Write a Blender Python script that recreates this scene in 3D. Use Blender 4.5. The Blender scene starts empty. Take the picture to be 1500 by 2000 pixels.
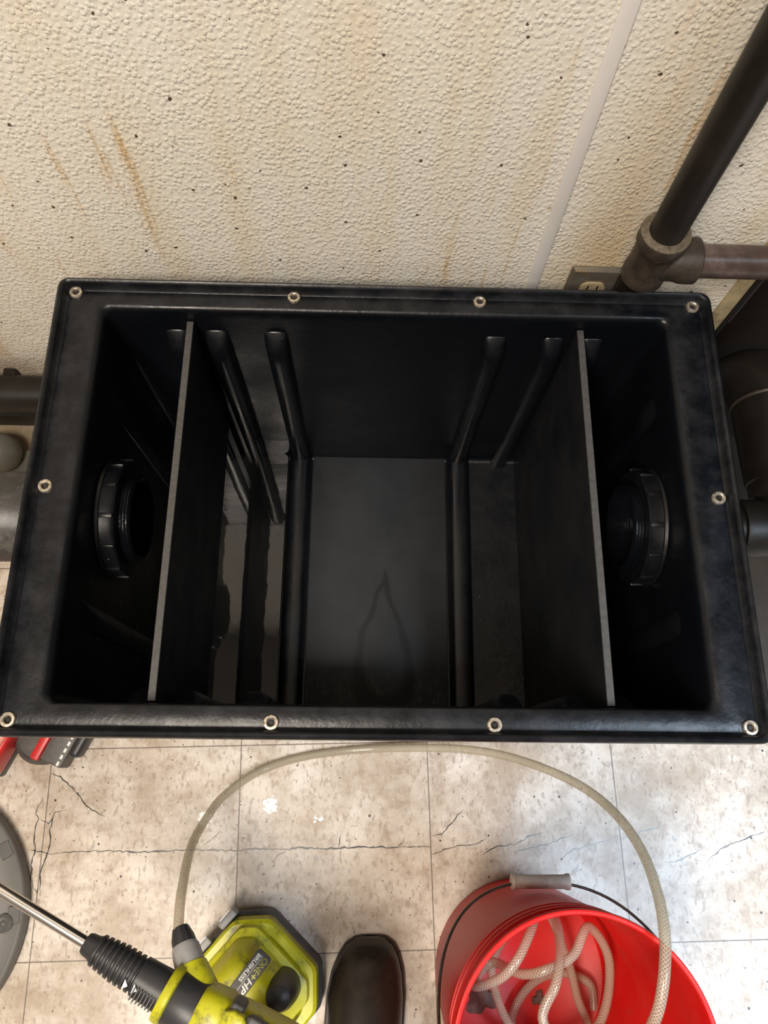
import bpy, bmesh, math, random
from mathutils import Vector, Matrix, Euler
random.seed(7)
PI = math.pi
SC = bpy.context.scene
COL = SC.collection

# measured paths (metres)
HOSE= [(-0.2393, -0.235, 0.27), (-0.2421, -0.2242, 0.262), (-0.2483, -0.1948, 0.23), (-0.2554, -0.1505, 0.16), (-0.2493, -0.1181, 0.1), (-0.2318, -0.0858, 0.05), (-0.1831, -0.0503, 0.015), (-0.1106, -0.0276, 0.0075), (-0.0108, -0.0156, 0.01), (0.0953, -0.0136, 0.04), (0.1566, -0.0174, 0.07), (0.2068, -0.0278, 0.1), (0.2562, -0.0476, 0.15), (0.2926, -0.0716, 0.2), (0.3131, -0.1026, 0.26), (0.322, -0.1382, 0.31), (0.3191, -0.1741, 0.355), (0.3126, -0.2053, 0.385), (0.3046, -0.2366, 0.4), (0.2967, -0.2698, 0.4), (0.2907, -0.2971, 0.385), (0.2862, -0.3416, 0.33), (0.258, -0.3786, 0.26), (0.2056, -0.3376, 0.24), (0.2234, -0.2939, 0.24), (0.2353, -0.2645, 0.22), (0.2439, -0.2382, 0.17), (0.24, -0.2291, 0.11), (0.2119, -0.244, 0.1), (0.1851, -0.2702, 0.1), (0.1668, -0.3172, 0.09), (0.1945, -0.3883, 0.08), (0.248, -0.4156, 0.09), (0.3064, -0.3708, 0.12), (0.3208, -0.2931, 0.14), (0.2879, -0.2442, 0.17), (0.2597, -0.2736, 0.19), (0.2228, -0.2879, 0.2), (0.1919, -0.2978, 0.18), (0.161, -0.2958, 0.13), (0.1316, -0.3162, 0.16), (0.1611, -0.3014, 0.19), (0.1836, -0.2776, 0.2), (0.2081, -0.2457, 0.18), (0.228, -0.2325, 0.13), (0.2592, -0.2489, 0.07), (0.2817, -0.3084, 0.07), (0.2969, -0.3584, 0.05), (0.3141, -0.4023, 0.03), (0.285, -0.4313, 0.02), (0.2488, -0.4308, 0.02), (0.2053, -0.3988, 0.02), (0.2303, -0.3529, 0.02), (0.2775, -0.3328, 0.02), (0.3228, -0.346, 0.02), (0.3276, -0.3807, 0.02)]
CRACKS= [[(-0.5068, -0.1768), (-0.481, -0.1737), (-0.4574, -0.1721), (-0.4256, -0.1719), (-0.3937, -0.1724), (-0.3538, -0.1729), (-0.3221, -0.1705), (-0.2901, -0.1695), (-0.25, -0.17), (-0.2147, -0.1698), (-0.186, -0.1674), (-0.1497, -0.1686), (-0.1136, -0.1654), (-0.0732, -0.1659), (-0.0247, -0.1641), (0.024, -0.1638), (0.0565, -0.1621), (0.0906, -0.1633)], [(-0.5218, -0.0574), (-0.5108, -0.0604), (-0.4907, -0.0758), (-0.4697, -0.0925), (-0.4626, -0.1032), (-0.4449, -0.1145), (-0.4278, -0.1219)], [(-0.5129, -0.236), (-0.5167, -0.2002), (-0.5105, -0.1783), (-0.5074, -0.1562), (-0.5112, -0.1413), (-0.507, -0.1149), (-0.4896, -0.1125)], [(-0.5254, -0.2254), (-0.5308, -0.2111), (-0.532, -0.193), (-0.5306, -0.1711), (-0.5356, -0.1489), (-0.5318, -0.1265), (-0.537, -0.1189), (-0.5344, -0.1038), (-0.5283, -0.0961)], [(0.0916, -0.1461), (0.1072, -0.143), (0.1222, -0.1292), (0.1348, -0.1154), (0.1433, -0.1061)], [(0.0913, -0.173), (0.1216, -0.1631), (0.1625, -0.1576), (0.1833, -0.1477)], [(0.1661, -0.1755), (0.1951, -0.1619), (0.228, -0.1572), (0.2449, -0.1473), (0.2699, -0.1411)], [(0.2233, -0.1699), (0.2523, -0.1623), (0.2856, -0.1546), (0.3193, -0.143)], [(0.2964, -0.1784), (0.3177, -0.1656), (0.347, -0.1579), (0.3765, -0.1502), (0.3936, -0.144)], [(0.393, -0.1501), (0.4185, -0.1423), (0.4443, -0.1338), (0.4613, -0.1306)], [(0.4637, -0.1841), (0.4889, -0.1795), (0.5065, -0.1704), (0.5237, -0.1643)], [(0.5299, -0.1807), (0.5525, -0.1656), (0.5705, -0.1549), (0.5922, -0.1487), (0.6316, -0.1363)], [(-0.057, -0.1643), (-0.0549, -0.1531), (-0.0511, -0.1441)], [(-0.2706, -0.1635), (-0.2553, -0.1545), (-0.2426, -0.1409)], [(0.037, -0.1622), (0.0451, -0.1562), (0.0483, -0.1464)], [(-0.1568, -0.1849), (-0.1532, -0.1775), (-0.1376, -0.1686)], [(-0.5278, -0.1264), (-0.5147, -0.1338), (-0.507, -0.1149)], [(-0.537, -0.1711), (-0.506, -0.1768)], [(-0.5239, -0.2254), (-0.5181, -0.2325), (-0.5176, -0.2254)]]

# ------------------------------------------------------------------ materials
def mat(name):
    m = bpy.data.materials.new(name); m.use_nodes = True
    nt = m.node_tree
    b = nt.nodes['Principled BSDF']
    return m, nt, b

class NT:
    """small helper around a node tree"""
    def __init__(s, nt): s.nt = nt; s.b = nt.nodes['Principled BSDF']
    def n(s, t, **kw):
        x = s.nt.nodes.new(t)
        for k, v in kw.items(): setattr(x, k, v)
        return x
    def l(s, a, b): s.nt.links.new(a, b)
    def val(s, sock, v):
        if hasattr(v, 'links') or isinstance(v, bpy.types.NodeSocket): s.l(v, sock)
        else: sock.default_value = v
    def obj(s): return s.n('ShaderNodeTexCoord').outputs['Object']
    def geo(s): return s.n('ShaderNodeNewGeometry').outputs['Position']
    def map(s, v, scale=(1, 1, 1), rot=(0, 0, 0), loc=(0, 0, 0)):
        m = s.n('ShaderNodeMapping'); s.l(v, m.inputs['Vector'])
        m.inputs['Scale'].default_value = scale; m.inputs['Rotation'].default_value = rot; m.inputs['Location'].default_value = loc
        return m.outputs[0]
    def noise(s, v, scale, detail=3, rough=.5, out='Fac'):
        n = s.n('ShaderNodeTexNoise'); s.l(v, n.inputs['Vector'])
        n.inputs['Scale'].default_value = scale; n.inputs['Detail'].default_value = detail; n.inputs['Roughness'].default_value = rough
        return n.outputs[out]
    def voro(s, v, scale, feature='F1', out='Distance', rnd=1, dim='3D'):
        n = s.n('ShaderNodeTexVoronoi'); n.voronoi_dimensions = dim; n.feature = feature; s.l(v, n.inputs['Vector'])
        n.inputs['Scale'].default_value = scale; n.inputs['Randomness'].default_value = rnd
        return n.outputs[out]
    def ramp(s, f, pts, interp='LINEAR'):
        r = s.n('ShaderNodeValToRGB'); s.l(f, r.inputs[0]); r.color_ramp.interpolation = interp
        e = r.color_ramp.elements
        while len(e) < len(pts): e.new(.5)
        for i, (p, c) in enumerate(pts):
            e[i].position = p
            e[i].color = (c, c, c, 1) if not isinstance(c, (tuple, list)) else (c[0], c[1], c[2], 1)
        return r.outputs[0]
    def math(s, op, a, b=0., clamp=False):
        m = s.n('ShaderNodeMath', operation=op); m.use_clamp = clamp
        s.val(m.inputs[0], a); s.val(m.inputs[1], b); return m.outputs[0]
    def mix(s, f, a, b, blend='MIX'):
        m = s.n('ShaderNodeMix', data_type='RGBA', blend_type=blend)
        s.val(m.inputs[0], f)
        for i, v in ((6, a), (7, b)):
            if isinstance(v, tuple): m.inputs[i].default_value = (v[0], v[1], v[2], 1)
            else: s.l(v, m.inputs[i])
        return m.outputs[2]
    def bump(s, h, strength=.3, dist=.001, normal=None):
        b = s.n('ShaderNodeBump'); b.inputs['Strength'].default_value = strength; b.inputs['Distance'].default_value = dist
        s.l(h, b.inputs['Height'])
        if normal: s.l(normal, b.inputs['Normal'])
        return b.outputs[0]
    def sep(s, v):
        x = s.n('ShaderNodeSeparateXYZ'); s.l(v, x.inputs[0]); return x.outputs

def simple(name, col, rough=.5, metal=0, spec=.5, var=0, vscale=30, bump=0, bscale=200, dirt=None, dscale=12, dthr=(.55, .7), coat=0):
    m, nt, b = mat(name); t = NT(nt)
    b.inputs['Roughness'].default_value = rough; b.inputs['Metallic'].default_value = metal
    b.inputs['Specular IOR Level'].default_value = spec; b.inputs['Coat Weight'].default_value = coat
    o = t.obj()
    c2 = tuple(min(1, x * (1 + var)) for x in col); c1 = tuple(x * (1 - var) for x in col)
    c = t.mix(t.ramp(t.noise(o, vscale, 4, .6), [(.3, 0), (.7, 1)]), c1, c2)
    if dirt:
        f = t.ramp(t.noise(o, dscale, 6, .7), [(dthr[0], 0), (dthr[1], 1)])
        c = t.mix(f, c, dirt)
    t.l(c, b.inputs['Base Color'])
    if bump: t.l(t.bump(t.noise(o, bscale, 3), bump, .001), b.inputs['Normal'])
    return m

M = {}
# --- textured wall board (pebbled sheet with drips and specks)
def wall_material():
    m, nt, b = mat('pebbled_wall'); t = NT(nt)
    p = t.geo()
    base = t.mix(t.ramp(t.noise(p, 3, 4, .6), [(.3, 0), (.7, 1)]), (.80, .755, .655), (.81, .79, .735))
    st = t.map(p, (9, 9, .9))
    streak = t.ramp(t.noise(st, 2.2, 5, .62), [(.46, 0), (.60, .6), (.76, 1)])
    c = t.mix(t.math('MULTIPLY', streak, .45), base, (.74, .60, .38))
    st2 = t.map(p, (42, 42, 2.6), loc=(3, 1, 7))
    drip = t.ramp(t.noise(st2, 1.0, 4, .6), [(.60, 0), (.70, 1)])
    msk = t.ramp(t.noise(p, 4.0, 3), [(.42, 0), (.56, 1)])
    c = t.mix(t.math('MULTIPLY', t.math('MULTIPLY', drip, msk), .75), c, (.56, .34, .11))
    # blotchy brown marks
    bl = t.ramp(t.noise(t.map(p, (1, 1, .75), loc=(5, 5, 5)), 38, 4, .7), [(.70, 0), (.76, 1)])
    c = t.mix(t.math('MULTIPLY', bl, .5), c, (.38, .22, .09))
    # grime gathering low on the wall and round the pipes
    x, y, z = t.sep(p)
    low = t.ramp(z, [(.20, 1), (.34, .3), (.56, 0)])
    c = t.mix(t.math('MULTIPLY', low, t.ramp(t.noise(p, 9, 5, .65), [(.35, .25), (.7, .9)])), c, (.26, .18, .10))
    dx = t.math('ABSOLUTE', t.math('SUBTRACT', x, .270)); near = t.ramp(t.math('ADD', dx, t.math('MULTIPLY', t.noise(p, 14, 4), .05)), [(.035, 1), (.10, 0)])
    zz = t.ramp(z, [(.45, 1), (.7, .35), (.9, .2)])
    c = t.mix(t.math('MULTIPLY', t.math('MULTIPLY', near, zz), .7), c, (.50, .33, .12))
    # specks and spatter
    cb = t.n('ShaderNodeCombineXYZ'); t.l(x, cb.inputs[0]); t.l(z, cb.inputs[1]); w2 = cb.outputs[0]
    wob = t.n('ShaderNodeVectorMath', operation='MULTIPLY_ADD'); t.l(t.noise(p, 260, 2, out='Color'), wob.inputs[0]); wob.inputs[1].default_value = (.004, .004, 0); t.l(w2, wob.inputs[2])
    for sc, thr, k, colr, f in ((24, .50, .11, (.07, .04, .022), .95), (52, .66, .17, (.22, .12, .055), .75), (15, .74, .17, (.40, .27, .14), .55), (120, .84, .7, (.34, .21, .10), .5)):
        vv = t.map(wob.outputs[0], loc=(sc * .37, sc * .11, 0))
        dd = t.voro(vv, sc, dim='2D'); rr_ = t.sep(t.voro(vv, sc, out='Color', dim='2D'))[0]
        c = t.mix(t.math('MULTIPLY', t.math('LESS_THAN', dd, t.math('MULTIPLY', t.math('SUBTRACT', rr_, thr), k)), f), c, colr)
    t.l(c, b.inputs['Base Color'])
    v = t.voro(t.map(wob.outputs[0], (1, .9, 1)), 185, dim='2D')
    v2 = t.noise(p, 230, 2)
    dome = t.math('MULTIPLY', t.ramp(v, [(.05, 1), (.25, .8), (.48, .12), (.6, 0)]), t.ramp(t.noise(p, 120, 1), [(.35, .35), (.6, 1)]))
    h = t.math('ADD', dome, t.math('MULTIPLY', v2, .35))
    t.l(t.bump(h, .75, .0012), b.inputs['Normal'])
    b.inputs['Roughness'].default_value = .36
    b.inputs['Specular IOR Level'].default_value = .45
    return m
M['wall'] = wall_material()

PSI, U0, V0, TS = math.radians(1.7782), -.5245, -.0051, .3048
def floor_material():
    m, nt, b = mat('vinyl_tile_floor'); t = NT(nt)
    p = t.geo()
    q = t.map(p, rot=(0, 0, -PSI), loc=(-U0, -V0, 0))
    x, y, z = t.sep(q)
    def cell(a):
        d = t.math('DIVIDE', a, TS); fr = t.math('FRACT', d); fl = t.math('FLOOR', d)
        e = t.math('MINIMUM', fr, t.math('SUBTRACT', 1, fr)); return fl, e
    fx, ex = cell(x); fy, ey = cell(y)
    chk = t.math('MODULO', t.math('ABSOLUTE', t.math('ADD', fx, fy)), 2)
    seed = t.math('ADD', t.math('MULTIPLY', fx, 3.7), t.math('MULTIPLY', fy, 5.3))
    cmb = t.n('ShaderNodeCombineXYZ'); t.l(seed, cmb.inputs[2]); t.l(x, cmb.inputs[0]); t.l(y, cmb.inputs[1])
    q2 = cmb.outputs[0]
    base = t.mix(t.ramp(t.noise(q2, 12, 6, .7), [(.3, 0), (.7, 1)]), (.55, .47, .385), (.72, .655, .58))
    # streaky flecks running along y with wobble
    fl1 = t.map(q2, (280, 130, 1))
    w = t.noise(q2, 30, 2, out='Color')
    warp = t.n('ShaderNodeVectorMath', operation='MULTIPLY_ADD'); t.l(w, warp.inputs[0]); warp.inputs[1].default_value = (2.4, 2.4, 0); t.l(fl1, warp.inputs[2])
    f = t.noise(warp.outputs[0], .55, 3, .55)
    c = t.mix(t.math('MULTIPLY', t.ramp(f, [(.56, 0), (.64, 1)]), .7), base, (.34, .27, .21))
    f2 = t.noise(t.map(warp.outputs[0], loc=(31, 17, 5)), .38, 1, .5)
    c = t.mix(t.math('MULTIPLY', t.ramp(f2, [(.72, 0), (.75, 1)]), .7), c, (.36, .36, .38))
    # trodden-in dirt
    d = t.ramp(t.noise(p, 6.5, 7, .75), [(.44, 0), (.60, 1)])
    c = t.mix(t.math('MULTIPLY', d, .70), c, (.32, .23, .15))
    d2 = t.ramp(t.noise(t.map(p, loc=(4, 4, 0)), 34, 5, .75), [(.50, 0), (.64, 1)])
    c = t.mix(t.math('MULTIPLY', d2, .5), c, (.28, .19, .12))
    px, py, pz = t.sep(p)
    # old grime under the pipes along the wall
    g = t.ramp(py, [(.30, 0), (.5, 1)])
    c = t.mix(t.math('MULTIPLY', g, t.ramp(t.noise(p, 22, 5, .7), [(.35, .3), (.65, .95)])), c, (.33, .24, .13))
    # black specks
    for sc, thr, k, colr in ((26, .66, .15, (.025, .018, .014)), (70, .78, .40, (.10, .06, .04))):
        v = t.voro(t.map(p, loc=(sc * .2, 0, 0)), sc, dim='2D'); r = t.sep(t.voro(t.map(p, loc=(sc * .2, 0, 0)), sc, out='Color', dim='2D'))[0]
        c = t.mix(t.math('LESS_THAN', v, t.math('MULTIPLY', t.math('SUBTRACT', r, thr), k)), c, colr)
    # plaster-white splashes
    for (sx, sy, sr) in ((-.1671, -.1032, .011), (-.2699, -.1245, .010), (-.0909, -.1232, .0045)):
        vd = t.n('ShaderNodeVectorMath', operation='DISTANCE'); t.l(p, vd.inputs[0]); vd.inputs[1].default_value = (sx, sy, 0)
        rr = t.math('ADD', vd.outputs['Value'], t.math('MULTIPLY', t.math('SUBTRACT', t.noise(p, 150, 4), .5), .03))
        c = t.mix(t.math('LESS_THAN', rr, sr), c, (.85, .84, .80))
    seam = t.math('LESS_THAN', t.math('MINIMUM', ex, ey), .0028)
    c = t.mix(t.math('MULTIPLY', seam, .85), c, (.08, .055, .04))
    t.l(c, b.inputs['Base Color'])
    h = t.math('SUBTRACT', t.math('MULTIPLY', t.noise(p, 60, 4), .3), seam)
    t.l(t.bump(h, .25, .001), b.inputs['Normal'])
    b.inputs['Roughness'].default_value = .42
    return m
M['floor'] = floor_material()

def poly_material(name, base=(.0034, .0042, .0062), rough=.33, dust=.5, bump=.25, bs=55, dustcol=(.06, .057, .057), spec=.32, dz=None, dn=9):
    """black moulded polyethylene with dried film and scuffs"""
    m, nt, b = mat(name); t = NT(nt); p = t.geo()
    d = t.ramp(t.noise(p, dn, 6, .7), [(.42, 0), (.75, 1)])
    if dz is not None: d = t.math('MULTIPLY', d, t.math('GREATER_THAN', t.sep(p)[2], dz))
    c = t.mix(t.math('MULTIPLY', d, dust), base, dustcol)
    sp = t.voro(p, 75); r = t.sep(t.voro(p, 75, out='Color'))[0]
    s = t.math('LESS_THAN', sp, t.math('MULTIPLY', t.math('SUBTRACT', r, .93), .9))
    c = t.mix(s, c, (.35, .33, .28))
    t.l(c, b.inputs['Base Color'])
    t.l(t.ramp(t.noise(p, 14, 5, .6), [(.3, rough - .06), (.7, rough + .14)]), b.inputs['Roughness'])
    h = t.math('ADD', t.noise(p, bs, 4, .55), t.math('MULTIPLY', t.noise(p, bs * 5, 2), .25))
    t.l(t.bump(h, bump, .002), b.inputs['Normal'])
    b.inputs['Specular IOR Level'].default_value = spec
    return m
M['shell'] = poly_material('black_polyethylene', rough=.30, dust=.35, bump=.30, dustcol=(.056, .058, .066), dz=.4988, dn=26)
M['rib'] = poly_material('black_polyethylene_ribs', rough=.26, dust=.1, bump=.05, bs=30, spec=.5)
M['baffle'] = poly_material('black_sheet_plastic', base=(.0065, .0075, .010), rough=.45, dust=.25, bump=.1, bs=120)
def panel_material():
    m, nt, b = mat('filmed_floor_panel'); t = NT(nt); p = t.geo(); x, y, z = t.sep(p)
    film = t.ramp(t.noise(p, 11, 6, .68), [(.3, .45), (.7, 1)])
    a = t.math('DIVIDE', t.math('SUBTRACT', x, t.math('ADD', .0, t.math('MULTIPLY', t.noise(p, 18, 2), .02))), t.math('SUBTRACT', .050, t.math('MULTIPLY', t.math('SUBTRACT', y, .10), .26)))
    bb = t.math('DIVIDE', t.math('SUBTRACT', y, .155), .105)
    d = t.math('SQRT', t.math('ADD', t.math('MULTIPLY', a, a), t.math('MULTIPLY', bb, bb)))
    wipe = t.ramp(t.math('ABSOLUTE', t.math('SUBTRACT', d, 1)), [(.10, 1), (.24, 0)])
    low = t.ramp(t.math('ADD', y, t.math('MULTIPLY', t.noise(p, 40, 4), .05)), [(.10, 1), (.16, 0)])
    scr = t.ramp(t.noise(t.map(p, (1, .3, 1), rot=(0, 0, .5)), 170, 3, .7), [(.52, 0), (.66, 1)])
    c = t.mix(film, (.009, .010, .012), (.033, .035, .038))
    c = t.mix(t.math('MULTIPLY', t.math('MULTIPLY', low, scr), .6), c, (.09, .085, .075))
    c = t.mix(t.math('MULTIPLY', wipe, .85), c, (.006, .006, .006))
    t.l(c, b.inputs['Base Color']); b.inputs['Roughness'].default_value = .42; b.inputs['Specular IOR Level'].default_value = .35
    t.l(t.bump(t.noise(p, 120, 3), .12, .001), b.inputs['Normal'])
    return m
M['panel'] = panel_material()
M['saw'] = simple('sawn_plastic_edge', (.060, .058, .057), .6, var=.25, vscale=160, bump=.3, bscale=500)
M['fitting'] = poly_material('black_abs_fitting', rough=.34, dust=.2, bump=.12, bs=90)
M['thread'] = poly_material('wet_black_thread', rough=.12, dust=.05, bump=.3, bs=180)
M['washer'] = simple('dirty_zinc', (.52, .46, .38), .38, metal=.65, var=.3, vscale=260, dirt=(.12, .08, .05), dscale=300, dthr=(.52, .62))
M['hole'] = simple('dark_hole', (.02, .018, .016), .3)
M['pipe_black'] = poly_material('black_drain_pipe', base=(.009, .0075, .006), rough=.38, dust=.35, bump=.12, bs=40, dustcol=(.045, .034, .026))
M['pipe_brown'] = simple('grimy_brown_pipe', (.085, .058, .048), .36, metal=.15, var=.45, vscale=26, bump=.25, bscale=90, dirt=(.20, .15, .135), dscale=18, dthr=(.5, .72))
M['pipe_grimy'] = simple('caked_black_fitting', (.036, .026, .019), .5, var=.4, vscale=60, bump=.6, bscale=140, dirt=(.16, .12, .08), dscale=90, dthr=(.62, .72))
M['cement'] = simple('dried_pipe_cement', (.13, .105, .075), .7, var=.5, vscale=160, bump=.9, bscale=240)
M['scuffed'] = simple('scuffed_rubber_coupling', (.045, .042, .040), .42, var=.4, vscale=24, bump=.5, bscale=60, dirt=(.13, .12, .11), dscale=40, dthr=(.5, .75))
M['grey_pvc'] = simple('grey_plastic', (.25, .24, .20), .45, var=.2, vscale=25)
M['trim'] = simple('white_batten', (.80, .77, .75), .4, var=.05, vscale=8, dirt=(.42, .33, .25), dscale=50, dthr=(.66, .8))
M['yellowed'] = simple('yellowed_trim', (.50, .40, .23), .5, var=.25, vscale=30, dirt=(.22, .15, .08), dscale=40, dthr=(.5, .7))
M['darkbrown'] = simple('dark_brown_panel', (.009, .006, .004), .45, spec=.3, var=.4, vscale=9, dirt=(.045, .035, .025), dscale=120, dthr=(.70, .78))
M['slab_brown'] = simple('dark_brown_slab', (.030, .021, .013), .6, spec=.3, var=.35, vscale=8, dirt=(.05, .04, .025), dscale=40, dthr=(.5, .8))
M['blackstrip'] = simple('black_strip', (.018, .015, .013), .5, var=.3)
M['greystrip'] = simple('dull_metal_edge', (.13, .13, .13), .4, metal=.6, var=.2)
M['plate'] = simple('dark_steel_cover_plate', (.20, .185, .16), .4, metal=.5, var=.25, vscale=40, dirt=(.24, .15, .06), dscale=60, dthr=(.5, .7))
M['socket'] = simple('ivory_socket', (.50, .40, .26), .45, var=.2, vscale=90, dirt=(.10, .06, .03), dscale=90, dthr=(.55, .65))
M['paint'] = simple('ceiling_white', (.60, .59, .57), .7, var=.03)
M['room'] = simple('grey_room_wall', (.22, .21, .20), .7, var=.05)
M['steel'] = simple('polished_steel', (.80, .78, .76), .22, metal=1, var=.05)
M['gun_black'] = simple('black_gun_plastic', (.030, .030, .032), .42, var=.15, bump=.12, bscale=300, dirt=(.13, .12, .11), dscale=70, dthr=(.66, .8))
M['gun_grey'] = simple('grey_gun_plastic', (.30, .29, .28), .45, var=.12, vscale=60)
M['gun_dark'] = simple('charcoal_rubber', (.075, .070, .066), .55, var=.2, vscale=60)
def yellow():
    m = simple('lime_yellow_plastic', (.52, .50, .014), .38, var=.10, vscale=22, bump=.06, bscale=120,
               dirt=(.16, .15, .03), dscale=34, dthr=(.53, .68))
    return m
M['yellow'] = yellow()
M['white'] = simple('white_ink', (.85, .85, .80), .5)
M['redtool'] = simple('red_tool_plastic', (.60, .022, .022), .38, var=.15)
M['palered'] = simple('worn_red_label', (.72, .25, .20), .5, var=.15, vscale=90)
M['greytool'] = simple('dark_grey_tool_plastic', (.085, .078, .072), .5, var=.3, vscale=40, dirt=(.18, .15, .11), dscale=60, dthr=(.56, .75))
M['drum'] = simple('grey_round_base', (.15, .145, .135), .5, var=.12, vscale=8, dirt=(.14, .13, .11), dscale=40, dthr=(.66, .8))
M['drumdark'] = simple('dark_grey_inset', (.09, .088, .082), .5, var=.15)
M['boot'] = simple('black_rubber_boot', (.026, .019, .015), .36, var=.35, vscale=22, bump=.12, bscale=80, dirt=(.075, .06, .045), dscale=16, dthr=(.5, .8))
M['sole'] = simple('boot_sole', (.018, .014, .012), .6, var=.2)
M['wire'] = simple('bail_wire', (.14, .12, .11), .38, metal=.8, var=.3, vscale=60)
M['grip'] = simple('dirty_white_grip', (.62, .52, .45), .5, var=.12, vscale=40, dirt=(.36, .25, .18), dscale=50, dthr=(.5, .75))
M['strainer'] = simple('muddy_strainer', (.13, .11, .09), .55, var=.5, vscale=110, bump=.8, bscale=200, dirt=(.40, .36, .32), dscale=120, dthr=(.56, .66))

def bucket_material():
    m, nt, b = mat('red_bucket_plastic'); t = NT(nt); o = t.obj()
    n = t.ramp(t.noise(o, 16, 5, .65), [(.45, 0), (.75, 1)])
    c = t.mix(n, (.74, .016, .014), (.72, .040, .030))
    d = t.ramp(t.noise(o, 30, 6, .72), [(.60, 0), (.72, 1)])
    c = t.mix(t.math('MULTIPLY', d, .45), c, (.25, .06, .04))
    t.l(c, b.inputs['Base Color'])
    b.inputs['Roughness'].default_value = .36; b.inputs['Specular IOR Level'].default_value = .22
    tr = t.n('ShaderNodeBsdfTranslucent'); t.l(c, tr.inputs['Color'])
    mx = t.n('ShaderNodeMixShader'); mx.inputs[0].default_value = .24
    out = nt.nodes['Material Output']
    t.l(b.outputs[0], mx.inputs[1]); t.l(tr.outputs[0], mx.inputs[2]); t.l(mx.outputs[0], out.inputs['Surface'])
    return m
M['bucket'] = bucket_material()
M['mud'] = simple('dried_mud', (.12, .075, .055), .6, var=.5, vscale=120)

def hose_material():
    m, nt, b = mat('braided_clear_hose'); t = NT(nt)
    uv = t.n('ShaderNodeUVMap').outputs[0]
    u, v, _ = t.sep(uv)
    def fam(sgn):
        a = t.math('ADD', t.math('MULTIPLY', v, 250.0), t.math('MULTIPLY', u, sgn * 8.0))
        return t.math('LESS_THAN', t.math('FRACT', a), .20)
    k = t.math('MAXIMUM', fam(1), fam(-1))
    c = t.mix(k, (.40, .34, .25), (.60, .55, .46))
    t.l(c, b.inputs['Base Color'])
    b.inputs['Roughness'].default_value = .16
    b.inputs['Coat Weight'].default_value = .3
    tl = t.n('ShaderNodeBsdfTransparent'); tl.inputs['Color'].default_value = (.9, .86, .76, 1)
    mx = t.n('ShaderNodeMixShader')
    t.l(t.math('SUBTRACT', .62, t.math('MULTIPLY', k, .34)), mx.inputs[0])
    out = nt.nodes['Material Output']
    t.l(b.outputs[0], mx.inputs[1]); t.l(tl.outputs[0], mx.inputs[2]); t.l(mx.outputs[0], out.inputs['Surface'])
    return m
M['hose'] = hose_material()

def water_material():
    m, nt, b = mat('dirty_water'); t = NT(nt); p = t.geo()
    b.inputs['Base Color'].default_value = (.012, .012, .012, 1)
    b.inputs['Roughness'].default_value = .03
    b.inputs['Specular IOR Level'].default_value = .6
    t.l(t.bump(t.noise(p, 35, 2), .05, .002), b.inputs['Normal'])
    sp = t.voro(p, 60); r = t.sep(t.voro(p, 60, out='Color'))[0]
    s = t.math('LESS_THAN', sp, t.math('MULTIPLY', t.math('SUBTRACT', r, .85), .7))
    t.l(t.mix(s, (.012, .012, .012), (.30, .28, .22)), b.inputs['Base Color'])
    return m
M['water'] = water_material()

# ------------------------------------------------------------------ mesh helpers
def finish(name, bm, m, parent=None, smooth=True, auto=35, mats=None):
    bmesh.ops.recalc_face_normals(bm, faces=bm.faces[:])
    me = bpy.data.meshes.new(name); bm.to_mesh(me); bm.free()
    for x in (mats or [m]): me.materials.append(x)
    if smooth:
        for f in me.polygons: f.use_smooth = True
        try: me.set_sharp_from_angle(angle=math.radians(auto))
        except Exception: pass
    o = bpy.data.objects.new(name, me); COL.objects.link(o)
    if parent is not None: o.parent = parent
    return o

def thing(name, label, cat, loc=(0, 0, 0), group=None):
    o = bpy.data.objects.new(name, None); COL.objects.link(o); o.location = loc
    o.empty_display_size = .05
    o['label'] = label; o['category'] = cat
    if group: o['group'] = group
    return o
def tag(o, label, cat, group=None):
    o['label'] = label; o['category'] = cat
    if group: o['group'] = group
    return o
def struct(o): o['kind'] = 'structure'; return o

def box(bm, lo, hi, bev=0, seg=2, mtx=None):
    r = bmesh.ops.create_cube(bm, size=1)
    vs = r['verts']
    c = [(lo[i] + hi[i]) / 2 for i in range(3)]; s = [hi[i] - lo[i] for i in range(3)]
    for v in vs: v.co = Vector((c[0] + v.co.x * s[0], c[1] + v.co.y * s[1], c[2] + v.co.z * s[2]))
    if bev:
        es = set(e for v in vs for e in v.link_edges)
        g = bmesh.ops.bevel(bm, geom=list(es), offset=bev, segments=seg, affect='EDGES', profile=.5)
        vs = list(set(v for f in g['faces'] for v in f.verts) | set(v for v in vs if v.is_valid))
    if mtx is not None:
        bmesh.ops.transform(bm, matrix=mtx, verts=[v for v in vs if v.is_valid])
    return vs

def loft(bm, rings, close_start=True, close_end=True, closed=True):
    """rings: lists of equal-length points"""
    vr = [[bm.verts.new(p) for p in r] for r in rings]
    n = len(vr[0])
    for a, b in zip(vr[:-1], vr[1:]):
        for i in range(n if closed else n - 1):
            j = (i + 1) % n
            bm.faces.new((a[i], a[j], b[j], b[i]))
    if close_start: bm.faces.new(list(reversed(vr[0])))
    if close_end: bm.faces.new(vr[-1])
    return vr

def rrect(cx, cy, hx, hy, r, z, n=6):
    pts = []
    r = min(r, hx, hy)
    for (sx, sy, a0) in ((1, 1, 0), (-1, 1, 90), (-1, -1, 180), (1, -1, 270)):
        for i in range(n + 1):
            a = math.radians(a0 + 90 * i / n)
            pts.append((cx + sx * (hx - r) + r * math.cos(a), cy + sy * (hy - r) + r * math.sin(a), z))
    return pts

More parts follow.
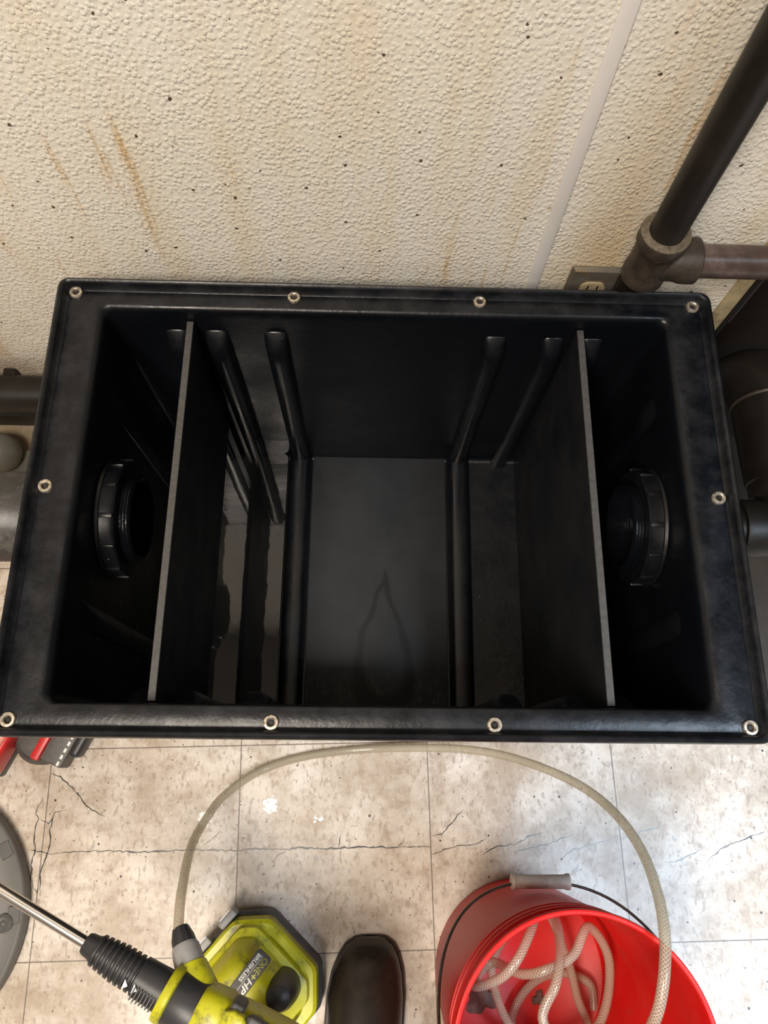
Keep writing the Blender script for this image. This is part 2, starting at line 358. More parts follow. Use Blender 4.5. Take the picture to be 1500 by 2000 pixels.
def circle(c, ax, r, n=32, ref=None):
    ax = Vector(ax).normalized()
    ref = Vector(ref) if ref else (Vector((0, 0, 1)) if abs(ax.z) < .9 else Vector((0, 1, 0)))
    u = ax.cross(ref).normalized(); v = ax.cross(u)
    return [tuple(Vector(c) + u * (r * math.cos(2 * PI * i / n)) + v * (r * math.sin(2 * PI * i / n))) for i in range(n)]

def lathe(bm, origin, ax, prof, n=40, c0=True, c1=True):
    """prof: list of (distance along axis, radius)"""
    ax = Vector(ax).normalized(); o = Vector(origin)
    return loft(bm, [circle(o + ax * d, ax, max(r, 1e-4), n) for d, r in prof], c0, c1)

def catmull(pts, sub=8):
    P = [Vector(p) for p in pts]; out = []
    for i in range(len(P) - 1):
        p0 = P[max(i - 1, 0)]; p1 = P[i]; p2 = P[i + 1]; p3 = P[min(i + 2, len(P) - 1)]
        for k in range(sub):
            t = k / sub
            out.append(.5 * ((2 * p1) + (-p0 + p2) * t + (2 * p0 - 5 * p1 + 4 * p2 - p3) * t * t + (-p0 + 3 * p1 - 3 * p2 + p3) * t ** 3))
    out.append(P[-1]); return out

def tube(bm, pts, r, n=14, uv=False, caps=True):
    P = [Vector(p) for p in pts]
    rad = r if callable(r) else (lambda k: r)
    T = [(P[min(i + 1, len(P) - 1)] - P[max(i - 1, 0)]).normalized() for i in range(len(P))]
    u = T[0].cross(Vector((0, 0, 1)));
    if u.length < .1: u = T[0].cross(Vector((0, 1, 0)))
    u.normalize(); rows = []; L = [0]
    for i in range(len(P)):
        u = (u - T[i] * u.dot(T[i])).normalized(); v = T[i].cross(u)
        rr = rad(i / (len(P) - 1))
        rows.append([bm.verts.new(P[i] + u * rr * math.cos(2 * PI * k / n) + v * rr * math.sin(2 * PI * k / n)) for k in range(n)])
        if i: L.append(L[-1] + (P[i] - P[i - 1]).length)
    lay = bm.loops.layers.uv.verify() if uv else None
    for i in range(len(P) - 1):
        for k in range(n):
            j = (k + 1) % n
            f = bm.faces.new((rows[i][k], rows[i][j], rows[i + 1][j], rows[i + 1][k]))
            if uv:
                for lp, (a, b) in zip(f.loops, ((k / n, L[i]), ((k + 1) / n, L[i]), ((k + 1) / n, L[i + 1]), (k / n, L[i + 1]))):
                    lp[lay].uv = (a, b)
    if caps: bm.faces.new(list(reversed(rows[0]))); bm.faces.new(rows[-1])

def arc(c, a0, a1, r, e1, e2, n=10):
    c = Vector(c); e1 = Vector(e1); e2 = Vector(e2)
    return [c + e1 * (r * math.cos(a0 + (a1 - a0) * i / n)) + e2 * (r * math.sin(a0 + (a1 - a0) * i / n)) for i in range(n + 1)]

# ------------------------------------------------------------------ camera (fitted to the photograph)
cam = bpy.data.cameras.new('camera'); co = bpy.data.objects.new('camera', cam); COL.objects.link(co)
rr = Vector((.99958921, .00911645, .02717187)); uu = Vector((-.01723458, .94869518, .31572208)); ff = Vector((.02289956, .31606068, -.94846258))
mw = Matrix(((rr.x, uu.x, -ff.x, -.02084), (rr.y, uu.y, -ff.y, -.04022), (rr.z, uu.z, -ff.z, 1.30915), (0, 0, 0, 1)))
co.matrix_world = mw
cam.sensor_fit = 'HORIZONTAL'; cam.sensor_width = 36; cam.lens = 36 * 1483.8153 / 1500
cam.clip_start = .01
SC.camera = co

# ------------------------------------------------------------------ room
YW = .5617
def slab(name, lo, hi, m, bev=0):
    bm = bmesh.new(); box(bm, lo, hi, bev); return struct(finish(name, bm, m, smooth=False))
flo = slab('floor', (-2.0, -2.2, -.05), (1.9, .66, 0), M['floor'])
slab('wall_back', (-2.0, YW, 0), (.4625, YW + .10, 2.6), M['wall'])
slab('wall_right', (.4925, YW + .012, 0), (1.9, YW + .10, 2.6), M['darkbrown'])
slab('wall_front', (-2.0, -2.3, 0), (1.9, -2.2, 2.6), M['room'])
slab('wall_left', (-2.1, -2.3, 0), (-2.0, .66, 2.6), M['room'])
slab('wall_side', (1.9, -2.3, 0), (2.0, .66, 2.6), M['room'])
slab('ceiling', (-2.1, -2.3, 2.6), (2.0, .66, 2.65), M['paint'])
# floor cracks: thin tapering slivers lying in the floor surface
bm = bmesh.new()
for ci, cr in enumerate(CRACKS):
    pts = []
    for a, b_ in zip(cr[:-1], cr[1:]):
        a = Vector((a[0], a[1], 0)); b_ = Vector((b_[0], b_[1], 0)); L = (b_ - a).length; k = max(2, int(L / .005))
        nrm = Vector((-(b_ - a).y, (b_ - a).x, 0)).normalized()
        for i in range(k): pts.append(a + (b_ - a) * (i / k) + nrm * random.uniform(-.0013, .0013))
    pts.append(Vector((cr[-1][0], cr[-1][1], 0)))
    n = len(pts); wmax = .0015 if ci == 0 else (.0012 if ci in (1, 2, 3) else .0009)
    rows = []
    for i, p in enumerate(pts):
        t = (pts[min(i + 1, n - 1)] - pts[max(i - 1, 0)]).normalized(); s = Vector((-t.y, t.x, 0))
        w = wmax * random.uniform(.35, 1.0) * min(1, .25 + 4 * min(i, n - 1 - i) / n)
        rows.append((bm.verts.new(p + s * w / 1 + Vector((0, 0, .0003))), bm.verts.new(p - s * w / 1 + Vector((0, 0, .0003)))))
    for a, b_ in zip(rows[:-1], rows[1:]): bm.faces.new((a[0], a[1], b_[1], b_[0]))
ck = finish('crack', bm, M['hole'], flo, smooth=False); ck['kind'] = 'stuff'

# black strip along the wall foot, battens, wall edge
slab('wall_foot_strip', (-2.0, YW - .008, 0), (-.40, YW, .040), M['blackstrip'])
bm = bmesh.new(); box(bm, (.1830, YW - .0035, .0), (.1985, YW, 2.6), .0012); struct(finish('trim_1', bm, M['trim'], auto=30))
bm = bmesh.new(); box(bm, (.4555, YW - .004, .013), (.4775, YW + .05, 2.6), .003); struct(finish('trim_2', bm, M['yellowed'], auto=30))
bm = bmesh.new(); box(bm, (.4775, YW + .004, .013), (.4925, YW + .05, 2.6), .002); struct(finish('trim_3', bm, M['blackstrip'], auto=30))
bm = bmesh.new(); box(bm, (.4925, YW + .006, .372), (.4965, YW + .05, 2.6), .001); struct(finish('trim_4', bm, M['greystrip'], auto=30))
bm = bmesh.new(); box(bm, (.43, .03, .0), (1.4, YW + .0115, .012), .002)  # slab put in to fill a dark floor area of unclear cause
tag(finish('dark_floor_slab', bm, M['slab_brown'], auto=30), 'dark brown slab filling the dark floor area right of the black tank under the pipe elbows', 'board')

# ------------------------------------------------------------------ grease trap
CY = .2525; HZ = .50
trap = thing('grease_trap', 'open black plastic grease interceptor tank with two baffles, standing against the stained wall', 'tank', (0, CY, 0))
def child(name, bm, m, parent=None, **k):
    """meshes are written in world metres; shift them to the parent's origin"""
    p = parent or trap
    w = Vector(p.location); q = p
    while q.parent: q = q.parent; w += Vector(q.location)
    bmesh.ops.translate(bm, vec=-w, verts=bm.verts[:])
    return finish(name, bm, m, p, **k)
bm = bmesh.new()
HX, HY = .4015, .2690; IX, IY = .345, .2335
prof = [  # (hx, hy, corner radius, z)
    (HX - .050, HY - .045, .030, 0), (HX - .044, HY - .039, .032, .004), (HX - .036, HY - .034, .032, .20),
    (HX - .030, HY - .030, .032, .455), (HX - .020, HY - .020, .026, .468), (HX - .004, HY - .004, .016, .476),
    (HX, HY, .014, .480), (HX, HY, .014, .507), (HX - .0012, HY - .0012, .013, .5105), (HX - .004, HY - .004, .011, .512),
    (HX - .0062, HY - .0062, .010, .5108), (HX - .0075, HY - .0075, .009, .508), (HX - .0095, HY - .0095, .008, .5005),
    (HX - .012, HY - .012, .008, .4985), (HX - .015, HY - .015, .008, .4995),
    (IX + .013, IY + .007, .014, HZ), (IX + .007, IY + .0035, .012, HZ - .001), (IX + .0025, IY + .001, .011, HZ - .004),
    (IX + .0005, IY, .011, HZ - .010), (IX, IY, .012, HZ - .02), (IX - .003, IY - .0005, .014, .20), (IX - .006, IY - .001, .014, .056),
    (IX - .009, IY - .004, .012, .0475), (IX - .016, IY - .010, .008, .045)]
loft(bm, [rrect(0, CY, a, b_, r, z, 8) for a, b_, r, z in prof])
child('shell', bm, M['shell'], auto=50)

def wall_rib(x, side, ztop, zbot=.045, x2=None):
    """half-round rib on the back (side=1) or front (side=-1) wall with a sloped shoulder"""
    bm = bmesh.new(); x2 = x if x2 is None else x2
    yw = CY + side * (IY + .002)
    secs = [(ztop + .022, .3, .10), (ztop + .021, .85, .16), (ztop + .012, .95, .42), (ztop + .002, 1, .80), (ztop - .008, 1, .97), (ztop - .03, 1, 1)]
    nz = 6
    for i in range(1, nz + 1): secs.append((ztop - .03 + (zbot - ztop + .03) * i / nz, 1, 1))
    rings = []
    for z, w, d in secs:
        f = (ztop - z) / (ztop - zbot); xx = x + (x2 - x) * max(0, f)
        ring = []
        for k in range(13):
            a = PI * k / 12
            ring.append((xx + .0155 * w * math.copysign(abs(math.cos(a)) ** .75, math.cos(a)), yw - side * .0215 * d * (math.sin(a) ** .8), z))
        rings.append(ring)
    loft(bm, rings, True, True)
    child('rib', bm, M['rib'], auto=60)
for s in (-1, 1):
    for xx, x2 in ((.1425, .139), (.2185, .214), (.2690, .267)):
        wall_rib(s * xx, 1, .432, x2=s * x2); wall_rib(s * xx, -1, .432, x2=s * x2)
    # ribs along the tank floor joining the wall ribs
    bm = bmesh.new(); rings = []
    for y, h in ((.021, 1), (.25, 1), (.484, 1)):
        ring = []
        for k in range(15):
            a = PI * k / 14
            ring.append((s * .1395 + .0200 * math.copysign(abs(math.cos(a)) ** .6, math.cos(a)), y, .043 + .024 * h * math.sin(a) ** .7))
        rings.append(ring)
    loft(bm, rings); child('floor_rib', bm, M['rib'], auto=60)
    # shallow ribs on the end walls
    for yy in (.397, .120):
        bm = bmesh.new(); rings = []
        for z, d in ((.447, .15), (.440, .6), (.425, 1), (.30, 1), (.16, 1), (.050, 1)):
            rings.append([(s * (IX + .002 - .006 * d * math.sin(PI * k / 12) - (.45 - z) * .013), yy + .017 * math.cos(PI * k / 12), z) for k in range(13)])
        loft(bm, rings); child('rib', bm, M['rib'], auto=60)
# raised centre panel between the floor ribs
bm = bmesh.new(); box(bm, (-.1175, .024, .0435), (.1175, .4845, .0475), .0015); child('centre_panel', bm, M['panel'], auto=40)

# baffles: black sheet with a pale sawn top edge
for s, zb in ((-1, .200), (1, .047)):
    bm = bmesh.new()
    x0 = -.2500 if s < 0 else .2415
    w = .0088
    yA, yB = .0215, .4850
    box(bm, (x0, yA, zb), (x0 + w, yB, .4745), .0006, 1)
    if s < 0:   # legs standing in the wall slots
        box(bm, (x0, yA, .047), (x0 + w, yA + .018, zb + .001)); box(bm, (x0, yB - .018, .047), (x0 + w, yB, zb + .001))
    o = child('baffle', bm, M['baffle'], smooth=False)
    bm = bmesh.new(); box(bm, (x0 + .0003, yA + .0005, .4740), (x0 + w - .0003, yB - .0005, .4760), .0004, 1)
    child('sawn_edge', bm, M['saw'], o, smooth=False)

# threaded inserts in the flange
SX, SB = .3813, .1149
scr = [(-SX, .506), (-SB, .506), (SB, .506), (SX, .506), (-SX, .253), (SX, .253), (-SX, 0), (-SB, 0), (SB, 0), (SX, 0)]
for x, y in scr:
    bm = bmesh.new()
    lathe(bm, (x, y, HZ), (0, 0, 1), [(-.002, .0078), (.0016, .0080), (.0028, .0072), (.0030, .0050), (.0022, .0040), (-.001, .0036), (-.006, .0034)], 28, False, True)
    ins = child('threaded_insert', bm, M['washer'], auto=40)
    bm = bmesh.new(); lathe(bm, (x, y, HZ), (0, 0, 1), [(-.0052, .0034), (-.0005, .0032), (.0006, .0022)], 18); child('insert_hole', bm, M['hole'], ins)

# bulkhead fittings inside each end wall
FY, FZ = .258, .370
for s in (-1, 1):
    bm = bmesh.new(); ax = (-s, 0, 0); o0 = (s * (IX + .001), FY, FZ)
    lathe(bm, o0, ax, [(0, .076), (.003, .0785), (.006, .077), (.0065, .0745), (.018, .0735), (.0215, .0745), (.0235, .0725), (.0235, .058), (.0, .056)], 64, False, False)
    ring = child('locking_ring', bm, M['fitting'], auto=40)
    for k in range(12):
        a = 2 * PI * k / 12 + .26
        cyy, czz = FY + .0745 * math.cos(a), FZ + .0745 * math.sin(a)
        bm = bmesh.new()
        mt = Matrix.Translation((s * (IX - .0135), cyy, czz)) @ Matrix.Rotation(a, 4, 'X')
        box(bm, (-.0085, -.0022, -.0030), (.0085, .0022, .0030), .0014, 2, mt)
        child('lug', bm, M['fitting'], ring)
    bm = bmesh.new(); pr = [(0, .056), (.022, .056)]
    d = .022
    for k in range(4):
        pr += [(d + .0005, .0560), (d + .0020, .0575), (d + .0032, .0560)]; d += .0036
    pr += [(d, .0555), (d + .001, .052)]
    e = d + .001
    for k in range(9): pr += [(e - .0006, .0505), (e - .0022, .0488), (e - .0036, .0505)]; e -= .0042
    pr += [(-.02, .050), (-.03, .0495)]
    lathe(bm, o0, ax, pr, 56, False, False)
    child('threaded_tube', bm, M['thread'], auto=30)
    # outside hub of the fitting
    bm = bmesh.new(); lathe(bm, (s * (HX - .040), FY, FZ), (s, 0, 0), [(0, .070), (.012, .070), (.014, .064), (.016, .056 if s < 0 else .045), (.030, .055 if s < 0 else .044)], 40)
    child('outer_hub', bm, M['fitting'], auto=40)
# water standing in the inlet bay
bm = bmesh.new(); loft(bm, [rrect(-.2475, CY, .0860, .2315, .01, z, 4) for z in (.0462, .0560)])
tag(finish('water', bm, M['water'], smooth=False), 'shallow dark water left on the tank floor in the left bay', 'water')

# ------------------------------------------------------------------ drain pipework
# inlet on the left
t = thing('inlet_pipe', 'scuffed black drain pipe with wide coupling entering the left end of the tank', 'pipe', (-.42, FY, FZ))
bm = bmesh.new(); lathe(bm, (-.392, FY, FZ), (-1, 0, 0), [(0, .051), (.9, .051)], 40); child('pipe', bm, M['pipe_black'], t)
bm = bmesh.new(); lathe(bm, (-.432, FY, FZ), (-1, 0, 0), [(0, .052), (.0005, .0565), (.003, .0580), (.12, .0580), (.35, .0578), (.352, .052)], 48)
cpl = child('coupling', bm, M['scuffed'], t)
# long pipe along the wall, left
t = thing('drain_pipe', 'black horizontal drain pipe running low along the wall left of the tank', 'pipe', (-.9, .520, .195))
bm = bmesh.new(); lathe(bm, (-1.7, .520, .195), (1, 0, 0), [(0, .0300), (1.34, .0300)], 40); child('pipe', bm, M['pipe_black'], t)
bm = bmesh.new(); lathe(bm, (-.402, .520, .195), (-1, 0, 0), [(0, .030), (.001, .035), (.004, .036), (.05, .036), (.053, .031)], 40); child('coupling', bm, M['pipe_black'], t)
for x in (-1.2, -.60):
    bm = bmesh.new(); box(bm, (x - .010, .520, .185), (x + .010, YW, .205), .002); child('hanger', bm, M['pipe_black'], t)
# grey stub
t = thing('cleanout_plug', 'rounded grey plastic pipe cap on the floor by the wall, left of the tank', 'pipe cap', (-.70, .484, 0))
bm = bmesh.new(); lathe(bm, (-.78, .484, .036), (1, 0, 0), [(0, .034), (.085, .034), (.088, .0355), (.100, .0355), (.116, .033), (.128, .026), (.136, .014), (.1385, .002)], 40)
child('cap', bm, M['grey_pvc'], t)
bm = bmesh.new(); box(bm, (-.672, .452, 0), (-.632, .500, .012), .003); child('foot', bm, M['grey_pvc'], t)

# outlet on the right: cross pipe, joint, elbow towards the wall, coupling, elbow down
t = thing('outlet_pipe', 'black drain pipe and elbows leaving the right end of the tank', 'pipe', (.50, FY, 0))
bm = bmesh.new(); lathe(bm, (.392, FY, FZ), (1, 0, 0), [(0, .0325), (.125, .0325)], 36); child('pipe', bm, M['pipe_black'], t)
bm = bmesh.new(); lathe(bm, (.462, FY, FZ), (1, 0, 0), [(0, .033), (.0008, .0375), (.004, .0385), (.030, .0385)], 36, True, True); child('hub', bm, M['pipe_black'], t)
EX, ER = .538, .052
pts = [Vector((.485, FY, FZ))] + arc((EX - .043, FY + .045, FZ), -PI / 2, 0, .045, (1, 0, 0), (0, 1, 0), 10)
bm = bmesh.new(); tube(bm, pts, lambda k: .0375 + .004 * k, 30); child('elbow', bm, M['pipe_black'], t)
EX = pts[-1].x
bm = bmesh.new(); lathe(bm, (EX, FY + .045, FZ), (0, 1, 0), [(0, .040), (.001, .046), (.006, .0475), (.022, .0475), (.024, .044)], 36); child('collar', bm, M['pipe_black'], t)
bm = bmesh.new(); lathe(bm, (EX, FY + .064, FZ), (0, 1, 0), [(0, .047), (.002, .050), (.030, .0515), (.112, .0535), (.118, .0540), (.120, .050)], 40)
c = child('coupling', bm, M['pipe_black'], t)
bm = bmesh.new(); lathe(bm, (EX, FY + .179, FZ), (0, 1, 0), [(0, .0545), (.0025, .0555), (.005, .0545)], 40); child('cement_ring', bm, M['pipe_grimy'], c)
pts = [Vector((EX, FY + .172, FZ))] + [Vector((EX - .018 * (1 - math.cos(a)), FY + .182 + .052 * math.sin(a), FZ - .052 * (1 - math.cos(a)))) for a in [PI * .5 * i / 10 for i in range(11)]] + [Vector((EX - .030, FY + .234, .012))]
bm = bmesh.new(); tube(bm, pts, .0500, 30); child('elbow', bm, M['pipe_black'], t)

# vertical vent pipe with tee and branch to the right
t = thing('vent_pipe', 'black vertical pipe on the wall meeting a grimy tee and brown branch pipe', 'pipe', (.314, .527, .6))
bm = bmesh.new(); lathe(bm, (.3085, .5270, .600), (0, 0, 1), [(0, .0200), (1.97, .0200)], 40); child('pipe', bm, M['pipe_black'], t)
bm = bmesh.new()
lathe(bm, (.3085, .5270, .533), (0, 0, 1), [(0, .0225), (.0015, .0262), (.014, .0262), (.018, .0245), (.050, .0250), (.058, .0262), (.062, .0285), (.076, .0285), (.078, .0275), (.078, .0205)], 40)
lathe(bm, (.3085, .5270, .563), (1, 0, 0), [(0, .0235), (.028, .0240), (.036, .0265), (.052, .0268), (.0535, .0250)], 40)
tee = child('tee', bm, M['pipe_grimy'], t)
bm = bmesh.new(); lathe(bm, (.3085, .5270, .6108), (0, 0, 1), [(0, .0285), (.001, .0285), (.0022, .0250), (.0030, .0205)], 36); child('cement_ring', bm, M['cement'], tee)
bm = bmesh.new(); lathe(bm, (.362, .5270, .563), (1, 0, 0), [(0, .0195), (1.2, .0195)], 40); child('branch_pipe', bm, M['pipe_brown'], t)
bm = bmesh.new(); lathe(bm, (.3085, .5415, .0), (0, 0, 1), [(0, .0175), (.545, .0175)], 36); child('pipe', bm, M['pipe_black'], t)
bm = bmesh.new(); box(bm, (.3015, .527, 1.30), (.3155, YW, 1.325), .002); child('hanger', bm, M['pipe_black'], t)

# wall outlet
t = thing('wall_outlet', 'dark metal duplex outlet cover on the wall behind the tank, beside the tee', 'outlet', (.268, YW, .445))
bm = bmesh.new(); vs = rrect(.2685, .445, .034, .0575, .004, 0, 4)
loft(bm, [[(x, YW, z) for x, z, _ in rrect(.2685, .445, .034, .0575, .003, 0, 4)], [(x, YW - .002, z) for x, z, _ in rrect(.2685, .445, .034, .0575, .003, 0, 4)], [(x, YW - .0065, z) for x, z, _ in rrect(.2685, .445, .0300, .0535, .003, 0, 4)]])
pl = child('cover_plate', bm, M['plate'], t, auto=20)
for zc in (.4645, .4255):
    bm = bmesh.new(); loft(bm, [[(x, y, z) for x, z, _ in rrect(.2685, zc, .0165, .0140, .012, 0, 8)] for y in (YW - .004, YW - .0085)])
    sk = child('socket', bm, M['socket'], t, auto=40)
    for dx in (-.0062, .0062):
        bm = bmesh.new(); box(bm, (.2685 + dx - .0011, YW - .0088, zc), (.2685 + dx + .0011, YW - .006, zc + .008)); child('slot', bm, M['hole'], sk, smooth=False)

# ------------------------------------------------------------------ bucket
BX, BY = .2235, -.336
bk = thing('bucket', 'red plastic bucket on the floor holding the coiled clear hose', 'bucket', (BX, BY, 0))
bm = bmesh.new()
lathe(bm, (BX, BY, 0), (0, 0, 1), [(0.002, .124), (0, .127), (.002, .129), (.27, .1375), (.300, .1385), (.301, .1420), (.3055, .1420), (.3065, .1388), (.320, .1392), (.3205, .1430), (.325, .1430), (.326, .1395), (.340, .1400), (.3405, .1440),
     (.346, .1442), (.350, .1415), (.364, .1420), (.3640, .1445), (.3680, .1458), (.3715, .1448), (.3725, .1425), (.3715, .1400), (.366, .1385), (.30, .1365), (.008, .1265), (.0055, .1235)], 96, True, True)
child('body', bm, M['bucket'], bk, auto=50)
bm = bmesh.new()
P = []
for i in range(49):
    a = PI * i / 48
    ca = math.copysign(abs(math.cos(a)) ** .85, math.cos(a)); sa = math.sin(a) ** .80
    P.append(Vector((BX - .1530 * ca, BY + .1470 * sa, .335 - .158 * sa)))
tube(bm, P, .0019, 10); bl = child('bail', bm, M['wire'], bk)
bm = bmesh.new(); c0 = P[24]
lathe(bm, (c0.x - .040, c0.y + .0005, c0.z), (1, 0, 0), [(0, .0085), (.001, .0100), (.004, .0105), (.007, .0090), (.040, .0088), (.073, .0092), (.076, .0105), (.080, .0105), (.081, .0080)], 24)
child('grip', bm, M['grip'], bl)
for s in (-1, 1):
    bm = bmesh.new(); lathe(bm, (BX + s * .136, BY, .335), (s, 0, 0), [(0, .017), (.010, .017), (.013, .014), (.0155, .008), (.019, .006)], 24); child('ear', bm, M['bucket'], bk)
# mud dried on the bucket floor
for (mx, my, r) in ((.163, -.368, .022), (.172, -.325, .012), (.25, -.37, .010)):
    bm = bmesh.new(); rg = []
    for k in range(28):
        a = 2 * PI * k / 28; q = r * (1 + .25 * math.sin(3 * a + mx * 90) + .12 * math.sin(7 * a))
        rg.append((mx + q * math.cos(a), my + q * math.sin(a), .0062))
    loft(bm, [rg, [((x - mx) * .7 + mx, (y - my) * .7 + my, .0088) for x, y, z in rg]])
    child('mud', bm, M['mud'], bk)

# ------------------------------------------------------------------ hose
HZS = catmull(HOSE, 8)
# keep every coil inside the bucket wall
fix = []
for i, p in enumerate(HZS):
    if i > len(HZS) * .38 and p.z < .35:
        R = .1262 + (.1365 - .1262) * p.z / .30 - .0085; d = math.hypot(p.x - BX, p.y - BY)
        if d > R: p = Vector((BX + (p.x - BX) * R / d, BY + (p.y - BY) * R / d, p.z))
    p.z = max(p.z, .0065 if i < len(HZS) * .38 else .0155); fix.append(p)
ht = thing('water_hose', 'clear braided hose looping from the yellow spray gun into the red bucket', 'hose', tuple(HOSE[7][:2]) + (0,))
bm = bmesh.new(); tube(bm, fix, .0063, 16, uv=True); child('tube', bm, M['hose'], ht)
e = fix[-1]
bm = bmesh.new(); lathe(bm, (.160, -.293, .010), (.10, .12, 1), [(0, .018), (.001, .0225), (.028, .0225), (.032, .018), (.034, .009), (.046, .009)], 28); child('strainer', bm, M['strainer'], ht)

# ------------------------------------------------------------------ spray gun
gun = thing('spray_gun', 'lime yellow and black battery spray gun standing on its base, steel lance pointing left', 'spray gun', (-.16, -.33, 0))
A0 = Vector((-.5200, -.1480, .300)); AD = (Vector((-.2395, -.2912, .300)) - Vector((-.4480, -.1848, .300))).normalized()
def ax(d, dz=0): return A0 + AD * d + Vector((0, 0, dz))
def dist_of(pt): return (Vector(pt) - A0).dot(AD)
dG = dist_of((-.3405, -.2400, .3))      # front of the ribbed grip
side = Vector((-AD.y, AD.x, 0))       # horizontal, to the +y side
bm = bmesh.new(); lathe(bm, ax(-.15), AD, [(0, .0068), (dG + .16, .0068)], 28); child('lance', bm, M['steel'], gun)
bm = bmesh.new()
pr = [(0, .008), (.0005, .0110), (.004, .0125), (.012, .0135), (.016, .0155)]
d = .016
for k in range(8): w_ = .0175 + .0008 * min(k, 4); pr += [(d + .0008, w_), (d + .0042, w_ + .0004), (d + .0050, w_ - .0025), (d + .0064, w_ - .0025)]; d += .0072
pr += [(d + .001, .0215), (d + .024, .0225), (d + .036, .0232), (d + .037, .020)]
LG = d + .037
lathe(bm, ax(dG), AD, pr, 40); gr = child('ribbed_grip', bm, M['gun_black'], gun, auto=40)
for k in range(7):   # fine ribs on the collar
    bm = bmesh.new(); mt = Matrix.Translation(ax(dG + d + .006 + k * .0042)) @ Matrix(((AD.x, side.x, 0, 0), (AD.y, side.y, 0, 0), (0, 0, 1, 0), (0, 0, 0, 1)))
    box(bm, (-.0009, -.0185, .008), (.0009, -.003, .0238), .0005, 1, mt); child('collar_rib', bm, M['gun_black'], gr)
for (dd, sd) in ((.066, -.008), (.078, -.007)):   # two white arrow marks
    c = ax(dG + dd, .0); n = Vector((0, 0, 1)); bm = bmesh.new()
    u = AD; v = side
    h = math.sqrt(max(.0228 ** 2 - sd ** 2, 0))
    for z in (0,):
        pts = [c + v * sd + u * .005 + Vector((0, 0, h)), c + v * (sd - .005) + Vector((0, 0, h)), c + v * (sd + .005) + u * -.001 + Vector((0, 0, h))]
        loft(bm, [[tuple(p + Vector((0, 0, .0)) - Vector((0, 0, .004))) for p in pts], [tuple(p + Vector((0, 0, .0012))) for p in pts]])
    child('arrow_mark', bm, M['white'], gr, smooth=False)
dY = dG + LG
bm = bmesh.new(); lathe(bm, ax(dY - .002), AD, [(0, .020), (.0005, .0300), (.003, .0312), (.010, .0316), (.012, .029)], 44); child('yellow_ring', bm, M['yellow'], gun, auto=40)
bm = bmesh.new(); lathe(bm, ax(dY + .009), AD, [(0, .0285), (.002, .0295), (.036, .0310), (.040, .030)], 44); child('black_collar', bm, M['gun_black'], gun, auto=40)
# main body (lofted sections along the axis)
FR = Matrix(((AD.x, side.x, 0, 0), (AD.y, side.y, 0, 0), (0, 0, 1, 0), (0, 0, 0, 1)))
def body(secs, d0, ex=2.6, n=32, zc=0):
    rings = []
    for d, hw, hh, dz, ds in secs:
        r = []
        for k in range(n):
            a = 2 * PI * k / n; c, s_ = math.cos(a), math.sin(a)
            y = math.copysign(abs(c) ** (2 / ex), c) * hw + ds; z = math.copysign(abs(s_) ** (2 / ex), s_) * hh + dz
            r.append(tuple(ax(d0 + d) + side * y + Vector((0, 0, z + zc))))
        rings.append(r)
    return rings
dB = dY + .044
bm = bmesh.new(); loft(bm, body([(0, .029, .030, 0, 0), (.004, .032, .033, 0, 0), (.03, .035, .035, -.001, 0), (.034, .033, .034, -.001, 0), (.06, .036, .037, 0, 0), (.10, .038, .041, 0, 0), (.15, .038, .040, -.002, 0), (.19, .034, .036, -.004, 0), (.21, .022, .026, -.006, 0)], dB - .004, 3.2))
hb = child('body', bm, M['yellow'], gun, auto=40)
# raised chevrons and grey side inlays on the body
bm = bmesh.new(); loft(bm, body([(0, .006, .004, .034, .020), (.010, .014, .008, .035, .018), (.022, .014, .008, .036, .018), (.032, .004, .004, .036, .020)], dB + .026, 4)); child('top_block', bm, M['yellow'], gun, auto=25)
bm = bmesh.new(); loft(bm, body([(0, .008, .016, .016, .028), (.003, .009, .018, .016, .029), (.013, .009, .018, .016, .029), (.016, .008, .016, .015, .028)], dB + .030, 5)); child('grey_band', bm, M['gun_dark'], gun, auto=25)
bm = bmesh.new(); loft(bm, body([(0, .006, .005, .031, .026), (.004, .008, .0075, .031, .027), (.10, .008, .0075, .032, .027), (.115, .005, .005, .030, .026)], dB + .052, 5)); child('grey_inlay', bm, M['gun_dark'], gun, auto=25)
bm = bmesh.new(); loft(bm, [circle(ax(dB + .022) + side * -.004 + Vector((0, 0, z)), (0, 0, 1), r, 20) for z, r in ((.030, .006), (.0405, .006), (.0415, .0035), (.037, .003))]); child('screw_boss', bm, M['yellow'], gun, auto=25)
# hose barb shoulder on the +y side
h0 = Vector(HOSE[0]); root = Vector((-.2120, -.2850, .286))
dirh = (Vector(HOSE[1]) - root).normalized()
Lh = (h0 - root).length
bm = bmesh.new(); lathe(bm, root - dirh * .012, dirh, [(-.016, .022), (.004, .0250), (Lh * .34 + .012, .0195), (Lh * .38 + .012, .016)], 32); child('inlet_shoulder', bm, M['yellow'], gun, auto=40)
bm = bmesh.new(); lathe(bm, root + dirh * Lh * .34, dirh, [(0, .016), (.001, .0180), (.020, .0165), (Lh * .42, .0145), (Lh * .43, .012)], 32); child('hose_connector', bm, M['gun_grey'], gun, auto=40)
bm = bmesh.new(); lathe(bm, root + dirh * (Lh * .76), dirh, [(0, .0125), (.001, .0145), (.007, .0140), (.016, .0112), (.020, .0095), (.0205, .0064)], 14); child('hose_nut', bm, M['gun_black'], gun, auto=20)
